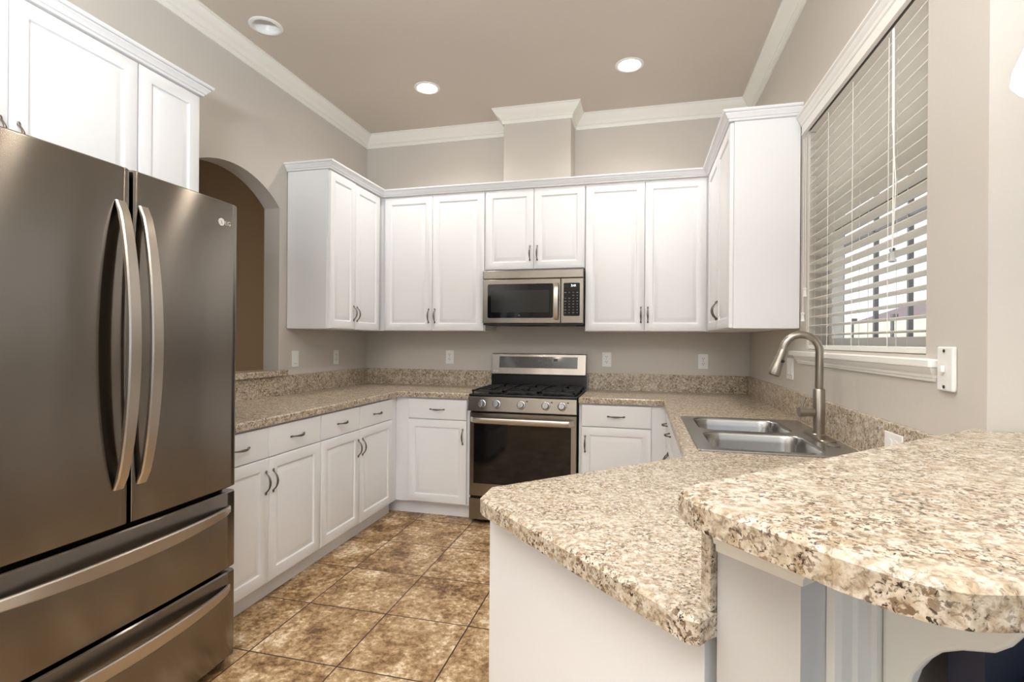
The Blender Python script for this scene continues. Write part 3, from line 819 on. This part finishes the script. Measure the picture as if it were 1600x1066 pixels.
vh = link('valve_hub', tube(nb(), [(-.019, -.004, .098), (-.050, -.008, .098), (-.0505, -.008, .098), (-.075, -.011, .098)], [.0165, .0165, .019, .019], 24), M['nickel'], fc, 35)
link('lever', tube(nb(), [(-.064, -.010, .112), (-.060, -.010, .135), (-.052, -.010, .158)], [.0055, .0045, .0055], 12), M['nickel'], vh, 50)

# ------------------------------------------------------------------ outlets and switches
def plate(kind, label, group, loc, rz, w=.072, h=.115, gangs=1, horiz=False):
    r = empty(kind, loc, rz, label, 'switch' if kind == 'light_switch' else 'outlet', group)
    link('cover_plate', bx(-w/2, w/2, -.006, -.0005, -h/2, h/2), M['plast'], r, bevel=.0025)
    for g_ in range(gangs):
        gx = (g_-(gangs-1)/2)*.046
        if kind == 'power_outlet':
            for s in (-1, 1):
                so = link('socket', prism(nb(), rrect(gx-.017, gx+.017, s*.0195-.014, s*.0195+.014, .010, 4), -.0061, -.0078, mp=mpz), M['plast'], r)
                sl_ = nb()
                for sx in (-.0065, .0065): box(sl_, gx+sx-.0012, gx+sx+.0012, -.0084, -.0079, s*.0195+.0, s*.0195+.009)
                prism(sl_, rrect(gx-.0028, gx+.0028, s*.0195-.0095, s*.0195-.004, .0025, 3), -.0079, -.0084, mp=mpz)
                link('slots', sl_, M['dark'], so)
            link('screw', tube(nb(), [(gx, -.0061, 0), (gx, -.0072, 0)], .003, 10), M['nickel'], r)
        else:
            k_ = link('rocker', bx(gx-.0165, gx+.0165, -.0085, -.0061, -.033, .033), M['plast'], r, bevel=.001)
            link('rocker_gap', bx(gx-.018, gx+.018, -.0066, -.0061, -.0345, -.0332), M['dark'], r)
    if horiz: r.rotation_euler = (0, PI/2, rz)
    return r
LWg = 'white wall plates over the counters'
plate('light_switch', 'white rocker switch plate on left wall near the arch', LWg, (0, -.970, 1.155), HL)
plate('power_outlet', 'white duplex outlet on left wall near the back corner', LWg, (0, -.467, 1.152), HL)
plate('power_outlet', 'white duplex outlet on back wall left of the range', LWg, (.795, 0, 1.152), 0)
plate('power_outlet', 'white duplex outlet on back wall just right of the range', LWg, (2.111, 0, 1.152), 0)
plate('power_outlet', 'white duplex outlet on back wall near the right corner', LWg, (2.830, 0, 1.148), 0)
plate('light_switch', 'white wall plate on right wall behind the faucet spray head', LWg, (W, -.79, 1.155), HR_)
plate('light_switch', 'white double rocker switch plate on right wall below the window sill end', LWg, (W, -1.085, 1.155), HR_, w=.116, gangs=2)
r = empty('power_outlet', (W-.0212, -2.318, .981), HR_, 'white outlet plate lying sideways in the granite splash beside the bar', 'outlet', LWg)
link('cover_plate', bx(-.0575, .0575, -.006, -.0005, -.036, .036), M['plast'], r, bevel=.0025)
for s in (-1, 1): link('socket', prism(nb(), rrect(s*.0195-.014, s*.0195+.014, -.017, .017, .010, 4), -.0061, -.0078, mp=mpz), M['plast'], r)
# surface-mounted switch box
r = empty('switch_box', (W, -2.564, 1.228), HR_, 'white toggle switch plate with two dark screws right of the window', 'switch')
link('housing', bx(-.036, .036, -.012, -.0005, -.058, .058), M['plast'], r, bevel=.004)
link('toggle', bx(-.005, .005, -.022, -.0122, -.009, .009), M['plast'], r, bevel=.002)
for s in (-1, 1): link('screw', tube(nb(), [(0, -.0122, s*.047), (0, -.0142, s*.047)], .0042, 12), M['pewter'], r)

# ------------------------------------------------------------------ ceiling lights
def downlight(c_, lit, label):
    r = empty('recessed_light', (c_[0], c_[1], CEIL), 0, label, 'ceiling light', 'recessed ceiling lights')
    ring = lathe(nb(), (0, 0, 0), [(HR-.006, .010), (HR-.004, -.004), (HR+.004, -.0075), (.091, -.004), (.092, -.0005), (HR+.001, -.0005), (HR-.001, .010)], 40, False, False)
    link('trim_ring', ring, M['plast'], r, 30)
    link('baffle', lathe(nb(), (0, 0, 0), [(HR-.0005, .0105), (HR-.012, .045), (HR-.022, .075), (HR-.022, .079), (HR, .079)], 40, False, False), M['plast'], r, 30)
    if lit:
        link('lens', lathe(nb(), (0, 0, 0), [(HR-.0075, .0030), (HR-.0075, .0060)], 32), M['lampglow'], r)
        l = bpy.data.lights.new('lamp', 'SPOT'); l.energy = 30 if c_[1] > -2 else 9; l.color = (1.0, .96, .91); l.spot_size = math.radians(140); l.spot_blend = .7
        l.shadow_soft_size = .06
        lo_ = bpy.data.objects.new('lamp', l); COL.objects.link(lo_); lo_.parent = r; lo_.location = (0, 0, -.012)
    else:
        link('lens', lathe(nb(), (0, 0, 0), [(HR-.0235, .062), (HR-.0235, .066)], 32), mat('unlit_lens', srgb(205, 190, 172), .5), r)
    return r
downlight(LA, False, 'unlit recessed ceiling light above the arch')
downlight(LB, True, 'lit recessed ceiling light left of the duct chase')
downlight(LC, True, 'lit recessed ceiling light right of the duct chase')
for p_ in LX: downlight(p_, True, 'lit recessed ceiling light in near half of room, outside the picture')
pd = empty('pendant_lamp', (3.055, -3.10, CEIL), 0, 'glowing white pendant lamp hanging at the right picture edge', 'lamp')
link('canopy', lathe(nb(), (0, 0, -.026), [(.03, 0), (.055, .012), (.058, .0255)], 24), M['nickel'], pd, 40)
link('cord', tube(nb(), [(0, 0, -.0265), (0, 0, -1.170)], .003, 8), M['nickel'], pd)
link('shade', lathe(nb(), (0, 0, 1.722-CEIL), [(.040, 0), (.058, .006), (.068, .020), (.066, .040), (.052, .075), (.040, .115), (.032, .17), (.022, .20)], 32), M['shade'], pd, 60)

# ------------------------------------------------------------------ bar stool under the bar
st = empty('bar_stool', TD(-.175, 6.395)+(0,), PI/4, 'bar stool with dark navy padded seat pushed under the raised bar', 'stool')
M['navy'] = mat('navy_leather', srgb(38, 42, 62), .38); M['dwood'] = mat('dark_walnut', srgb(44, 32, 27), .4)
# local x runs along the bar, local -y points away from it
link('seat', loft(nb(), [[(p[0], p[1], zz) for p in inset(ccw(rrect(-.235, .235, -.22, .20, .07, 6)), i_)] for i_, zz in ((.008, .700), (0, .712), (0, .745), (.008, .760), (.03, .771), (.08, .776))]), M['navy'], st, 50)
link('seat_frame', bx(-.21, .21, -.19, .175, .655, .6995), M['dwood'], st, bevel=.004)
for sx in (-1, 1):
    for sy, yy in ((-1, -.175), (1, .16)):
        link('leg', tube(nb(), [(sx*.215, yy+sy*.02, 0), (sx*.190, yy, .6545)], [.014, .019], 12), M['dwood'], st)
link('foot_rest', tube(nb(), [(-.19, .168, .25), (.19, .168, .25)], .011, 10), M['dwood'], st)
bk = nb(); sec = []
for i in range(17):
    x_ = -.25+.5*i/16; yc = .222-.35*x_*x_
    sec.append([(x_, yc+o_, z_) for o_, z_ in ((-.030, .70), (-.034, .82), (-.032, .955), (-.022, .982), (-.006, .985), (.004, .965), (.006, .82), (.002, .70))])
loft(bk, sec)
link('backrest', bk, M['navy'], st, 50)
